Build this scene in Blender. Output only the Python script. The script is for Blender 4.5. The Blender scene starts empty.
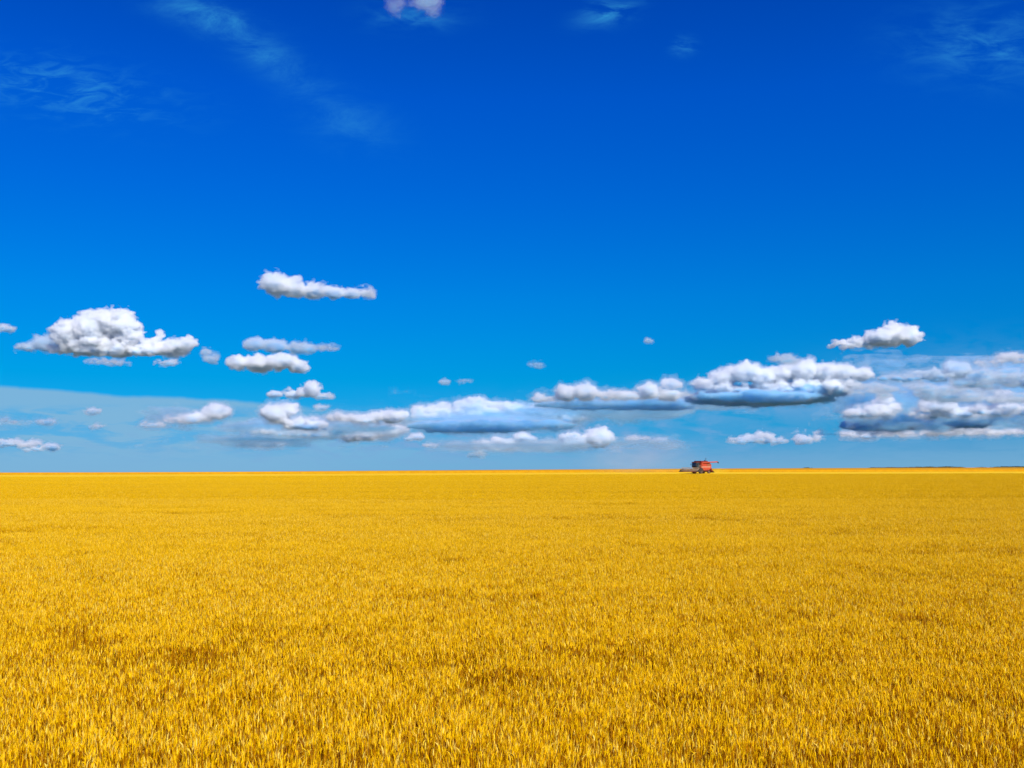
import bpy, bmesh, math, random
import numpy as np
from mathutils import Vector, Matrix, Euler
import openvdb

R = math.radians
scene = bpy.context.scene
col = scene.collection

# ------------------------------------------------------------------ camera
FPX = 1000.0                      # focal length in pixels of a 1024 wide frame
EYE_Y = 466.0                     # picture row of eye level
EYE = Vector((0.0, 0.0, 2.95))
PITCH = math.atan((EYE_Y - 384.0) / FPX)
cam_data = bpy.data.cameras.new('camera')
cam = bpy.data.objects.new('camera', cam_data)
col.objects.link(cam)
cam.location = EYE
cam.rotation_euler = (R(90) + PITCH, 0, 0)
cam_data.sensor_width = 36.0
cam_data.lens = FPX * 36.0 / 1024.0
cam_data.clip_start = 0.1
cam_data.clip_end = 200000.0
scene.camera = cam

# ------------------------------------------------------------------ light
SUN_EL, SUN_AZ = 45.0, 150.0      # azimuth clockwise from +Y (view direction): behind the camera, to the right
SUN_STRENGTH = 4.6
SKY_STRENGTH = 0.10
EXPOSURE = 0.35

sun_dir = Vector((math.sin(R(SUN_AZ)) * math.cos(R(SUN_EL)), math.cos(R(SUN_AZ)) * math.cos(R(SUN_EL)), math.sin(R(SUN_EL))))
sd = bpy.data.lights.new('sun', 'SUN')
sd.energy = SUN_STRENGTH
sd.angle = R(0.53)
sd.color = (1.0, 0.95, 0.87)
sun = bpy.data.objects.new('sun', sd)
sun.rotation_euler = sun_dir.to_track_quat('Z', 'Y').to_euler()
sun.location = (0, 0, 50)
col.objects.link(sun)

vs = scene.view_settings
vs.view_transform = 'Standard'
vs.look = 'None'
vs.gamma = 1.0
vs.use_curve_mapping = False
vs.exposure = EXPOSURE
cy = scene.cycles
cy.max_bounces = 24
cy.diffuse_bounces = 5
cy.glossy_bounces = 2
cy.transmission_bounces = 4
cy.transparent_max_bounces = 48
cy.volume_bounces = 20
cy.use_denoising = True
cy.denoising_prefilter = 'ACCURATE'
cy.use_adaptive_sampling = True
cy.adaptive_threshold = 0.02
cy.volume_max_steps = 256

def srgb(r, g, b):
    def f(c):
        c /= 255.0
        return c / 12.92 if c <= 0.04045 else ((c + 0.055) / 1.055) ** 2.4
    return (f(r), f(g), f(b))

def uv_of(px, py):
    """direction of a row and column of the view as tangents (x/y, z/y)"""
    c, s = math.cos(PITCH), math.sin(PITCH)
    a, b = (px - 512.0) / FPX, (384.0 - py) / FPX
    yy = c - b * s
    return a / yy, (s + b * c) / yy

# ------------------------------------------------------------------ world
world = bpy.data.worlds.new('World')
scene.world = world
world.use_nodes = True
nt = world.node_tree
nt.nodes.clear()
W = nt.nodes
L = nt.links.new

def math_node(tree, op, a, b=None, c=None, clamp=False):
    n = tree.nodes.new('ShaderNodeMath')
    n.operation = op
    n.use_clamp = clamp
    for i, v in enumerate((a, b, c)):
        if v is None:
            continue
        if isinstance(v, (int, float)):
            n.inputs[i].default_value = v
        else:
            tree.links.new(v, n.inputs[i])
    return n.outputs[0]

def mixc(tree, fac, a, b, mode='MIX'):
    n = tree.nodes.new('ShaderNodeMix')
    n.data_type = 'RGBA'
    n.blend_type = mode
    n.clamp_factor = True
    for sock, v in ((n.inputs[0], fac), (n.inputs[6], a), (n.inputs[7], b)):
        if isinstance(v, (int, float)):
            sock.default_value = v
        elif isinstance(v, tuple):
            sock.default_value = (v[0], v[1], v[2], 1.0)
        else:
            tree.links.new(v, sock)
    return n.outputs[2]

sky = W.new('ShaderNodeTexSky')
sky.sky_type = 'NISHITA'
sky.sun_disc = False
sky.sun_elevation = R(SUN_EL)
sky.sun_rotation = R(SUN_AZ)
sky.altitude = 600
sky.air_density = 1.0
sky.dust_density = 0.3
sky.ozone_density = 2.0
bg = W.new('ShaderNodeBackground')
out = W.new('ShaderNodeOutputWorld')
tc = W.new('ShaderNodeTexCoord')
sep = W.new('ShaderNodeSeparateXYZ')
L(tc.outputs['Generated'], sep.inputs[0])
X_, Y_, Z_ = sep.outputs[0], sep.outputs[1], sep.outputs[2]
elev = math_node(nt, 'DIVIDE', Z_, 0.5, clamp=True)       # 0 at the horizon, 1 at 30 degrees
# polarised, deep summer blue: grading of the sky by height
ramp = W.new('ShaderNodeValToRGB')
GRADE = [  # (row of the view, multiplier on the sky colour)
    (0, (0.000, 0.255, 1.026)),
    (100, (0.000, 0.305, 1.108)),
    (200, (0.000, 0.335, 1.007)),
    (300, (0.000, 0.377, 0.861)),
    (350, (0.000, 0.375, 0.772)),
    (380, (0.000, 0.370, 0.726)),
    (420, (0.014, 0.342, 0.740)),
    (458, (0.062, 0.328, 0.843)),
]
els = ramp.color_ramp.elements
els.remove(els[1])
els[0].position = 0.0
for i, (row, c) in enumerate(sorted(GRADE, key=lambda g: -g[0])):
    u, v = uv_of(512, row)
    z = v / math.sqrt(1 + v * v)
    e = els.new(min(1, max(0.001, z / 0.5)))
    e.color = (c[0], c[1], c[2], 1)
    if i == 0:
        els[0].color = e.color
L(elev, ramp.inputs[0])
graded = mixc(nt, 1.0, sky.outputs[0], ramp.outputs[0], 'MULTIPLY')

ypos = math_node(nt, 'MAXIMUM', Y_, 0.02)
U = math_node(nt, 'DIVIDE', X_, ypos)
V = math_node(nt, 'DIVIDE', Z_, ypos)
front = math_node(nt, 'GREATER_THAN', Y_, 0.05)

def noise(tree, vec, scale, detail=5, rough=0.55, sx=1, sy=1, sz=1, distortion=0.0, rot=0.0):
    m = tree.nodes.new('ShaderNodeMapping')
    m.inputs['Scale'].default_value = (sx, sy, sz)
    m.inputs['Rotation'].default_value = (0, 0, rot)
    tree.links.new(vec, m.inputs[0])
    n = tree.nodes.new('ShaderNodeTexNoise')
    n.inputs['Scale'].default_value = scale
    n.inputs['Detail'].default_value = detail
    n.inputs['Roughness'].default_value = rough
    n.inputs['Distortion'].default_value = distortion
    tree.links.new(m.outputs[0], n.inputs['Vector'])
    return n.outputs[0]

comb = W.new('ShaderNodeCombineXYZ')
L(U, comb.inputs[0]); L(V, comb.inputs[1])
UV = comb.outputs[0]

def smooth(tree, v, a, b, lo=0.0, hi=1.0):
    n = tree.nodes.new('ShaderNodeMapRange')
    n.interpolation_type = 'SMOOTHSTEP'
    tree.links.new(v, n.inputs[0])
    n.inputs[1].default_value = a; n.inputs[2].default_value = b
    n.inputs[3].default_value = lo; n.inputs[4].default_value = hi
    return n.outputs[0]

def gauss(px, py, rx, ry, ang=0):
    """soft elliptic mask round a direction of the sky"""
    u0, v0 = uv_of(px, py)
    du = math_node(nt, 'SUBTRACT', U, u0); dv = math_node(nt, 'SUBTRACT', V, v0)
    c, s = math.cos(R(ang)), math.sin(R(ang))
    a = math_node(nt, 'ADD', math_node(nt, 'MULTIPLY', du, c * 1000 / rx), math_node(nt, 'MULTIPLY', dv, s * 1000 / rx))
    b = math_node(nt, 'ADD', math_node(nt, 'MULTIPLY', du, -s * 1000 / ry), math_node(nt, 'MULTIPLY', dv, c * 1000 / ry))
    r2 = math_node(nt, 'ADD', math_node(nt, 'MULTIPLY', a, a), math_node(nt, 'MULTIPLY', b, b))
    return math_node(nt, 'EXPONENT', math_node(nt, 'MULTIPLY', r2, -1.0))

# thin ice cloud, high and infinitely far: part of the sky itself
n1 = smooth(nt, noise(nt, UV, 13, 9, 0.68, 1, 2.4, 1, 0.5, R(22)), 0.36, 0.76)
n2 = smooth(nt, noise(nt, UV, 26, 7, 0.6, 1, 3.4, 1, 0.8, R(-14)), 0.40, 0.75)
n3 = smooth(nt, noise(nt, UV, 18, 7, 0.62, 1, 3.0, 1, 0.4, R(8)), 0.36, 0.74)
m1 = math_node(nt, 'ADD', gauss(250, 45, 75, 17, -32), gauss(205, 14, 50, 12, -10))
m1 = math_node(nt, 'ADD', m1, math_node(nt, 'MULTIPLY', gauss(345, 120, 50, 24, -20), 0.5))
m2 = gauss(62, 88, 95, 26, -10)
m3 = math_node(nt, 'ADD', gauss(985, 45, 70, 34, 0), math_node(nt, 'ADD', math_node(nt, 'MULTIPLY', gauss(608, 12, 26, 12, 15), 1.7), math_node(nt, 'ADD', math_node(nt, 'MULTIPLY', gauss(683, 46, 10, 8, 0), 2.0), math_node(nt, 'MULTIPLY', gauss(412, 16, 42, 14, 0), 0.9))))
cir_soft = smooth(nt, noise(nt, UV, 7, 4, 0.6, 1, 1.6, 1, 0.6), 0.3, 0.7)
cir = math_node(nt, 'ADD', math_node(nt, 'MULTIPLY', m1, math_node(nt, 'ADD', math_node(nt, 'MULTIPLY', n1, 1.1), 0.10)),
                math_node(nt, 'ADD', math_node(nt, 'MULTIPLY', m2, n2), math_node(nt, 'MULTIPLY', m3, n3)))
cir = math_node(nt, 'MULTIPLY', math_node(nt, 'MULTIPLY', cir, front), 0.46, clamp=True)
CIRRUS = (0.355, 3.154, 5.907)
graded = mixc(nt, cir, graded, CIRRUS)

# pale sheet of distant stratus low in the sky with one sharp upper edge
edge = [(-80, 378), (0, 385), (60, 389), (120, 395), (180, 397), (250, 401), (320, 408), (400, 418), (520, 430), (700, 440), (860, 438), (1024, 434), (1200, 434)]
fc = W.new('ShaderNodeFloatCurve')
cm = fc.mapping
cm.use_clip = True
pts = []
for px, py in edge:
    u, v = uv_of(px, py)
    pts.append(((u + 0.7) / 1.5, v / 0.12))
cv = cm.curves[0]
cv.points[0].location = pts[0]
cv.points[1].location = pts[-1]
for p in pts[1:-1]:
    cv.points.new(*p)
cm.update()
L(math_node(nt, 'DIVIDE', math_node(nt, 'ADD', U, 0.7), 1.5, clamp=True), fc.inputs['Value'])
vedge = math_node(nt, 'MULTIPLY', fc.outputs[0], 0.12)
wob = math_node(nt, 'MULTIPLY', math_node(nt, 'SUBTRACT', noise(nt, UV, 22, 4, 0.6, 1, 0.2), 0.5), 0.006)
below = math_node(nt, 'SUBTRACT', math_node(nt, 'ADD', vedge, wob), V)
sharp = smooth(nt, below, -0.0012, 0.004)
broad = smooth(nt, below, -0.012, 0.034, 0.0, 0.78)
left = smooth(nt, U, -0.30, -0.02)         # the edge is sharp on the left and dissolves to the right
mk = mixc(nt, left, sharp, broad)
streak = smooth(nt, noise(nt, UV, 11, 7, 0.62, 1, 6.0, 1, 0.4), 0.42, 0.56, 0.35, 0.92)
streak = mixc(nt, smooth(nt, V, 0.050, 0.064), streak, (0.88, 0.88, 0.88))
low = smooth(nt, V, 0.030, 0.0)
dens = mixc(nt, low, streak, (0.85, 0.85, 0.85))
mk = math_node(nt, 'MULTIPLY', math_node(nt, 'MULTIPLY', mk, dens), front)
pn = smooth(nt, noise(nt, UV, 24, 7, 0.62, 1, 3.4, 1, 0.5), 0.44, 0.66)
pn2 = smooth(nt, noise(nt, UV, 30, 7, 0.62, 1, 2.2, 1, 0.5), 0.30, 0.58)
pm = math_node(nt, 'ADD', math_node(nt, 'MULTIPLY', gauss(470, 440, 300, 22, 0), pn),
               math_node(nt, 'MULTIPLY', math_node(nt, 'ADD', gauss(960, 398, 130, 36, 4), math_node(nt, 'MULTIPLY', math_node(nt, 'ADD', gauss(740, 404, 130, 16, 2), gauss(520, 428, 150, 20, 0)), 0.6)), pn2))
pm = math_node(nt, 'MULTIPLY', math_node(nt, 'MULTIPLY', pm, front), 0.85, clamp=True)
PATCH = (1.527, 3.072, 5.388)

VEIL = (1.751, 3.670, 5.501)
final = mixc(nt, pm, mixc(nt, mk, graded, VEIL), PATCH)
L(final, bg.inputs[0])
bg.inputs[1].default_value = SKY_STRENGTH
L(bg.outputs[0], out.inputs[0])

# ------------------------------------------------------------------ helpers
def tag(o, label=None, cat=None, group=None, kind=None):
    if label: o['label'] = label
    if cat: o['category'] = cat
    if group: o['group'] = group
    if kind: o['kind'] = kind
    return o

def mesh_obj(name, verts, faces, mats=(), parent=None, smooth_shade=False, link=True):
    me = bpy.data.meshes.new(name)
    if isinstance(verts, np.ndarray) and isinstance(faces, np.ndarray):
        nf, k = faces.shape
        me.vertices.add(len(verts)); me.vertices.foreach_set('co', verts.astype(np.float32).ravel())
        me.loops.add(nf * k); me.loops.foreach_set('vertex_index', faces.astype(np.int32).ravel())
        me.polygons.add(nf); me.polygons.foreach_set('loop_start', np.arange(0, nf * k, k, dtype=np.int32))
        me.polygons.foreach_set('loop_total', np.full(nf, k, dtype=np.int32))
        me.update(calc_edges=True)
        me.validate()
    else:
        me.from_pydata([tuple(v) for v in verts], [], [tuple(f) for f in faces])
        me.update()
    for m in (mats if isinstance(mats, (list, tuple)) else [mats]):
        me.materials.append(m)
    if smooth_shade:
        me.polygons.foreach_set('use_smooth', np.ones(len(me.polygons), dtype=bool))
    o = bpy.data.objects.new(name, me)
    if link:
        col.objects.link(o)
    if parent:
        o.parent = parent
    return o

def new_mat(name):
    m = bpy.data.materials.new(name)
    m.use_nodes = True
    m.node_tree.nodes.clear()
    return m, m.node_tree

# ------------------------------------------------------------------ terrain
# crop-top height and ground height fitted to the roll of the land; distances along +Y
TP = np.array([0, 120, 256, 512, 700, 1024.0])
E_LINE = np.array([10.6, 10.4, 9.8, 8.6, 7.8, 7.3])       # rows below eye level of the near crop's far edge
E_RIDGE = np.array([7.4, 6.6, 5.4, 3.6, 2.4, 1.2])        # rows below eye level of the horizon
D1, D2, D3 = 270.0, 335.0, 900.0
CROP_H = 0.85
def ssp(t):
    t = np.clip(t, 0, 1); return t * t * (3 - 2 * t)
def lat(x, d, E, sub):
    t = x / d * FPX + 512
    acc = 0
    for k in (-80, -40, 0, 40, 80):
        acc = acc + np.interp(t + k, TP, E)
    return EYE.z - acc / 5 * d / FPX - sub
def ground_z(x, y):
    x = np.asarray(x, float); y = np.asarray(y, float)
    zA = lat(x, D1, E_LINE, CROP_H)
    zB = lat(x, D2, E_LINE - 1.7, 0.0)
    zR = lat(x, D3, E_RIDGE, CROP_H)
    z = np.where(y < D1, zA * ssp((y - 60) / (D1 - 60)), 0)
    tt = np.clip((y - D1) / (D2 - D1), 0, 1)
    z = np.where((y >= D1) & (y < D2), zA + (zB - zA) * tt, z)
    t3 = np.clip((y - D2) / (D3 - D2), 0, 1)
    z = np.where((y >= D2) & (y < D3), zB + (zR - zB) * (1.25 * t3 - 0.25 * t3 ** 2), z)
    far = y - D3
    z = np.where(y >= D3, zR - 0.010 * far * np.clip(far / 400, 0, 1) - 0.002 * far, z)
    return z

def sheet(name, ys, mat, off=0.0, halfw=lambda y: 90 + 0.85 * y, nx=90, front_wall=None, rough=0.0, seed=1):
    rs = np.random.RandomState(seed)
    V_, F_ = [], []
    ts = np.linspace(-1, 1, nx)
    rows = []
    yy = list(ys)
    for k, y in enumerate(yy):
        hw = halfw(max(y, 1))
        x = ts * hw
        z = ground_z(x, np.full(nx, y)) + (off(y) if callable(off) else off)
        if rough:
            z = z + rs.uniform(-rough, rough, nx)
        rows.append(np.stack([x, np.full(nx, y), z], 1))
    if front_wall:
        r0 = rows[0].copy(); r0[:, 2] -= front_wall; r0[:, 1] -= 0.15
        rows.insert(0, r0)
    V_ = np.concatenate(rows)
    n = len(rows)
    i, j = np.meshgrid(np.arange(n - 1), np.arange(nx - 1), indexing='ij')
    a = (i * nx + j).ravel()
    F_ = np.stack([a, a + 1, a + nx + 1, a + nx], 1)
    return mesh_obj(name, V_, F_, mat, smooth_shade=True)

def principled(name, base, rough=0.8, metallic=0.0, noise_amt=0.0, noise_scale=3.0, spec=0.3, base2=None, transmission=0.0):
    m, t = new_mat(name)
    o = t.nodes.new('ShaderNodeOutputMaterial'); p = t.nodes.new('ShaderNodeBsdfPrincipled')
    p.inputs['Roughness'].default_value = rough
    p.inputs['Metallic'].default_value = metallic
    p.inputs['Specular IOR Level'].default_value = spec
    t.links.new(p.outputs[0], o.inputs[0])
    g = t.nodes.new('ShaderNodeTexCoord')
    b2 = base2 or tuple(c * (1 - noise_amt) for c in base)
    n = noise(t, g.outputs['Object'], noise_scale, 6, 0.6)
    f = smooth(t, n, 0.38, 0.66)
    t.links.new(mixc(t, f, tuple(base), tuple(b2)), p.inputs['Base Color'])
    return m

def field_mat(name, c1, c2, c3, s1=0.05, s2=1.5, bump=0.0, rough=0.95, streak=(0.12, 1)):
    m, t = new_mat(name)
    o = t.nodes.new('ShaderNodeOutputMaterial'); p = t.nodes.new('ShaderNodeBsdfPrincipled')
    p.inputs['Roughness'].default_value = rough
    p.inputs['Specular IOR Level'].default_value = 0.1
    g = t.nodes.new('ShaderNodeNewGeometry')
    a = smooth(t, noise(t, g.outputs['Position'], s1, 5, 0.6, streak[0], streak[1]), 0.35, 0.65)
    b = smooth(t, noise(t, g.outputs['Position'], s2, 4, 0.6), 0.35, 0.65)
    c = mixc(t, a, c1, c2)
    c = mixc(t, math_node(t, 'MULTIPLY', b, 0.6), c, c3)
    t.links.new(c, p.inputs['Base Color'])
    if bump:
        bp = t.nodes.new('ShaderNodeBump'); bp.inputs['Distance'].default_value = bump
        bp.inputs['Strength'].default_value = 0.6
        t.links.new(b, bp.inputs['Height']); t.links.new(bp.outputs[0], p.inputs['Normal'])
    t.links.new(p.outputs[0], o.inputs[0])
    return m

soil = field_mat('soil', (0.20, 0.11, 0.035), (0.16, 0.085, 0.03), (0.11, 0.06, 0.02), 0.4, 8, 0.02)
stub = field_mat('stubble_straw', (0.78, 0.50, 0.008), (0.76, 0.47, 0.007), (0.70, 0.40, 0.006), 0.02, 0.5, 0.0)
farw = field_mat('far_ripe_wheat', (0.58, 0.285, 0.005), (0.53, 0.25, 0.004), (0.46, 0.21, 0.004), 0.012, 0.6, 0.15)

ys = list(np.arange(-30, 60, 3)) + list(np.arange(60, D1, 10)) + list(np.arange(D1, D2, 5)) + list(np.arange(D2, D3, 25)) + list(D3 + np.geomspace(10, 52000, 56))
tag(sheet('ground', [y for y in ys if y < 1400], soil, nx=140), kind='structure')
plain = field_mat('unseen_farmland', (0.12, 0.14, 0.11), (0.15, 0.16, 0.12), (0.09, 0.11, 0.08), 0.002, 0.02)  # unseen past the ridge; tone and reach set for bounce onto cloud bases
tag(sheet('land_beyond', [y for y in ys if y > 1250], plain, off=-0.5, nx=60), kind='structure')
tag(sheet('stubble_field', np.arange(D1 + 1, D2 + 3, 2.5), stub, off=0.05, nx=220, rough=0.02), 'pale cut stubble in a bright strip behind the standing wheat', 'stubble', kind='stuff')
tag(sheet('far_wheat_field', list(np.arange(D2 + 1.5, 520, 3)) + list(np.arange(520, D3, 20)) + list(D3 + np.geomspace(10, 350, 8)), farw,
          off=CROP_H - 0.12, nx=300, front_wall=CROP_H - 0.14, rough=0.04), 'ripe wheat field running to the horizon beyond the harvester', 'wheat field', kind='stuff')

# ------------------------------------------------------------------ wheat plants
def wheat_mat():
    m, t = new_mat('ripe_wheat')
    o = t.nodes.new('ShaderNodeOutputMaterial')
    at = t.nodes.new('ShaderNodeAttribute'); at.attribute_name = 'tint'
    pt = t.nodes.new('ShaderNodeAttribute'); pt.attribute_name = 'organ'
    g = t.nodes.new('ShaderNodeNewGeometry')
    ramp = t.nodes.new('ShaderNodeValToRGB')
    e = ramp.color_ramp.elements
    stops = WHEAT_STOPS
    e[0].position = 0.0; e[0].color = (*stops[0][1], 1)
    e[1].position = 1.0; e[1].color = (*stops[1][1], 1)
    for p, c in stops[2:]:
        e.new(p).color = (*c, 1)
    t.links.new(at.outputs['Fac'], ramp.inputs[0])
    big = smooth(t, noise(t, g.outputs['Position'], 0.14, 5, 0.65, 0.16, 1.0, 0.0), 0.38, 0.62)
    c = mixc(t, math_node(t, 'MULTIPLY', big, 0.45), ramp.outputs[0], (0.96, 0.615, 0.004))
    # stems and dry leaves browner than the ears, darkened further to deepen shaded gaps
    c = mixc(t, math_node(t, 'MULTIPLY', pt.outputs['Fac'], 0.75), c, STEM_COL)
    d = t.nodes.new('ShaderNodeBsdfDiffuse'); tr = t.nodes.new('ShaderNodeBsdfTranslucent')
    t.links.new(c, d.inputs[0]); t.links.new(c, tr.inputs[0])
    gl = t.nodes.new('ShaderNodeBsdfGlossy'); gl.inputs['Roughness'].default_value = 0.45
    gl.inputs[0].default_value = (1.0, 0.9, 0.6, 1)
    mx = t.nodes.new('ShaderNodeMixShader'); mx.inputs[0].default_value = 0.22
    t.links.new(d.outputs[0], mx.inputs[1]); t.links.new(tr.outputs[0], mx.inputs[2])
    m2 = t.nodes.new('ShaderNodeMixShader'); m2.inputs[0].default_value = 0.006
    t.links.new(mx.outputs[0], m2.inputs[1]); t.links.new(gl.outputs[0], m2.inputs[2])
    t.links.new(m2.outputs[0], o.inputs[0])
    return m
WHEAT_STOPS = [(0.0, (0.50, 0.20, 0.001)), (1.0, (0.98, 0.76, 0.14)), (0.28, (0.89, 0.515, 0.001)), (0.80, (0.97, 0.645, 0.003))]
STEM_COL = (0.42, 0.125, 0.002)
WM = wheat_mat()

def wheat_patch(name, size, n, seed, lite=False):
    """one patch of standing wheat: stems, dry leaves and nodding ears"""
    rs = np.random.RandomState(seed)
    V_, F_, T_, O_ = [], [], [], []
    def add(vs, fs, tint, organ):
        b = len(V_)
        V_.extend(vs); F_.extend([tuple(b + i for i in f) for f in fs])
        T_.extend([tint] * len(vs)); O_.extend([organ] * len(vs))
    # clumped positions: plants grow in drilled rows with gaps
    pos = []
    while len(pos) < n:
        x, y = rs.uniform(-size / 2, size / 2, 2)
        pos.append((x, y))
    fat = 1.6 if lite else 1.0
    for (x, y) in pos:
        h = np.clip(rs.normal(0.77, 0.035), 0.60, 0.88)
        az = rs.uniform(0, 2 * math.pi)
        lean = abs(rs.normal(0, 0.05))
        dx, dy = math.cos(az), math.sin(az)
        tint = float(np.clip(rs.normal(0.48, 0.30), 0, 1))
        def P(t):
            k = lean * h * t * t
            return Vector((x + dx * k, y + dy * k, h * t))
        # stem
        w = 0.0022 * fat
        side = (-dy * w, dx * w, 0)
        pts = [P(0.25), P(0.65), P(1.0)] if not lite else [P(0.5), P(1.0)]
        a2 = rs.uniform(0, math.pi)
        off = [Vector((math.cos(a2 + k * 2.094) * w, math.sin(a2 + k * 2.094) * w, 0)) for k in range(3)]
        vs_ = [p + o_ for p in pts for o_ in off]
        fs_ = []
        for s in range(len(pts) - 1):
            for k in range(3):
                fs_.append((s * 3 + k, s * 3 + (k + 1) % 3, s * 3 + 3 + (k + 1) % 3, s * 3 + 3 + k))
        add(vs_, fs_, tint, 1.0)
        # ear: a knobbly spindle that nods over
        L_ = rs.uniform(0.038, 0.062)
        r = rs.uniform(0.0040, 0.0058) * fat
        nod = rs.uniform(0.0, 0.7) if rs.rand() < 0.85 else rs.uniform(0.7, 1.8)
        nseg = 5 if not lite else 3
        prof = [0.45, 1.0, 0.85, 0.95, 0.55, 0.1] if not lite else [0.5, 1.0, 0.8, 0.1]
        p = P(1.0); ang = lean * 2
        ring, vs_, fs_ = 4, [], []
        for s in range(nseg + 1):
            d = Vector((dx * math.sin(ang), dy * math.sin(ang), math.cos(ang)))
            b1 = Vector((-dy, dx, 0)); b2 = d.cross(b1)
            tw = 0.4 * s
            for k in range(ring):
                q = 2 * math.pi * k / ring + tw
                vs_.append(p + (b1 * math.cos(q) * 1.15 + b2 * math.sin(q) * 0.8) * r * prof[s])
            p = p + d * (L_ / nseg)
            ang += nod / nseg
        for s in range(nseg):
            for k in range(ring):
                fs_.append((s * ring + k, s * ring + (k + 1) % ring, (s + 1) * ring + (k + 1) % ring, (s + 1) * ring + k))
        add(vs_, fs_, float(np.clip(tint + rs.normal(0, 0.08), 0, 1)), 0.0)
        # awns: a few bristles
        if not lite:
            for k in range(3):
                q = rs.uniform(0, 6.28)
                base = Vector(vs_[ring * rs.randint(1, nseg)])
                tip = base + d * rs.uniform(0.04, 0.07) + Vector((math.cos(q), math.sin(q), 0.2)) * 0.018
                o_ = Vector((math.sin(q), -math.cos(q), 0)) * 0.0009
                add([base - o_, base + o_, tip], [(0, 1, 2)], min(1, tint + 0.3), 0.0)
        # dry leaves
        for k in range(1 if lite else 2):
            q = rs.uniform(0, 6.28); t0 = rs.uniform(0.45, 0.92)
            b = P(t0); lw = rs.uniform(0.0014, 0.0032) * fat; ll = rs.uniform(0.05, 0.12)
            ox, oy = math.cos(q), math.sin(q)
            up = rs.uniform(0.5, 1.3); droop = rs.uniform(0.8, 2.6)
            sv = Vector((-oy, ox, 0)) * lw
            vs_, fs_ = [], []
            pp, a = b, up
            for s in range(4):
                wk = (1.0, 0.9, 0.6, 0.05)[s]
                vs_ += [pp - sv * wk, pp + sv * wk]
                pp = pp + Vector((ox * math.cos(a), oy * math.cos(a), math.sin(a))) * (ll / 3)
                a -= droop / 2
                if s:
                    fs_.append((2 * s - 2, 2 * s - 1, 2 * s + 1, 2 * s))
            add(vs_, fs_, float(np.clip(tint + 0.15, 0, 1)), 0.55)
    o = mesh_obj(name, V_, F_, WM, link=False)
    me = o.data
    a = me.attributes.new('tint', 'FLOAT', 'POINT'); a.data.foreach_set('value', np.array(T_, np.float32))
    a = me.attributes.new('organ', 'FLOAT', 'POINT'); a.data.foreach_set('value', np.array(O_, np.float32))
    return o

near_c = bpy.data.collections.new('wheat_patches_near')
far_c = bpy.data.collections.new('wheat_patches_far')
NEAR_DENS = [620, 570, 500, 410, 280, 160]       # plants on a square metre, thick to thin
for i, n in enumerate(NEAR_DENS):
    near_c.objects.link(wheat_patch('patch_%d' % i, 1.15, int(n * 1.3), 11 + i))
for i in range(4):
    far_c.objects.link(wheat_patch('patchfar_%d' % i, 3.3, 2200, 40 + i, lite=True))

def lattice_noise(x, y, scale, seed):
    rs = np.random.RandomState(seed)
    G = rs.rand(256, 256)
    u, v = np.asarray(x) / scale + 64, np.asarray(y) / scale + 64
    i, j = np.floor(u).astype(int), np.floor(v).astype(int)
    fu, fv = ssp(u - i), ssp(v - j)
    g = lambda a, b: G[a % 256, b % 256]
    return (g(i, j) * (1 - fu) + g(i + 1, j) * fu) * (1 - fv) + (g(i, j + 1) * (1 - fu) + g(i + 1, j + 1) * fu) * fv

def scatter(name, pts, rot, scl, idx, collection, label, cat):
    me = bpy.data.meshes.new(name)
    me.vertices.add(len(pts)); me.vertices.foreach_set('co', pts.astype(np.float32).ravel())
    for nm, ty, arr, key in (('rot', 'FLOAT_VECTOR', rot, 'vector'), ('scl', 'FLOAT_VECTOR', scl, 'vector'), ('idx', 'INT', idx, 'value')):
        a = me.attributes.new(nm, ty, 'POINT')
        a.data.foreach_set(key, np.ascontiguousarray(arr.astype(np.int32 if ty == 'INT' else np.float32)).ravel())
    me.materials.append(WM)
    o = bpy.data.objects.new(name, me); col.objects.link(o)
    ng = bpy.data.node_groups.new(name, 'GeometryNodeTree')
    ng.interface.new_socket('Geometry', in_out='INPUT', socket_type='NodeSocketGeometry')
    ng.interface.new_socket('Geometry', in_out='OUTPUT', socket_type='NodeSocketGeometry')
    gi = ng.nodes.new('NodeGroupInput'); go = ng.nodes.new('NodeGroupOutput')
    ip = ng.nodes.new('GeometryNodeInstanceOnPoints'); ci = ng.nodes.new('GeometryNodeCollectionInfo')
    ci.inputs['Collection'].default_value = collection
    ci.inputs['Separate Children'].default_value = True
    ci.inputs['Reset Children'].default_value = True
    def na(nm, ty):
        n = ng.nodes.new('GeometryNodeInputNamedAttribute'); n.data_type = ty; n.inputs['Name'].default_value = nm
        return n.outputs['Attribute']
    e2r = ng.nodes.new('FunctionNodeEulerToRotation')
    ng.links.new(na('rot', 'FLOAT_VECTOR'), e2r.inputs[0])
    ng.links.new(gi.outputs[0], ip.inputs['Points'])
    ng.links.new(ci.outputs[0], ip.inputs['Instance'])
    ip.inputs['Pick Instance'].default_value = True
    ng.links.new(na('idx', 'INT'), ip.inputs['Instance Index'])
    ng.links.new(e2r.outputs[0], ip.inputs['Rotation'])
    ng.links.new(na('scl', 'FLOAT_VECTOR'), ip.inputs['Scale'])
    ng.links.new(ip.outputs[0], go.inputs[0])
    md = o.modifiers.new('scatter', 'NODES'); md.node_group = ng
    tag(o, label, cat, kind='stuff')
    return o

rs = np.random.RandomState(5)
def grid_pts(y0, y1, step, margin, jitter):
    out_ = []
    y = y0
    while y < y1:
        hw = 0.56 * y + margin
        xs = np.arange(-hw, hw, step)
        out_.append(np.stack([xs, np.full(len(xs), y)], 1)); y += step
    p = np.concatenate(out_)
    return p + rs.uniform(-jitter, jitter, p.shape)

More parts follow.
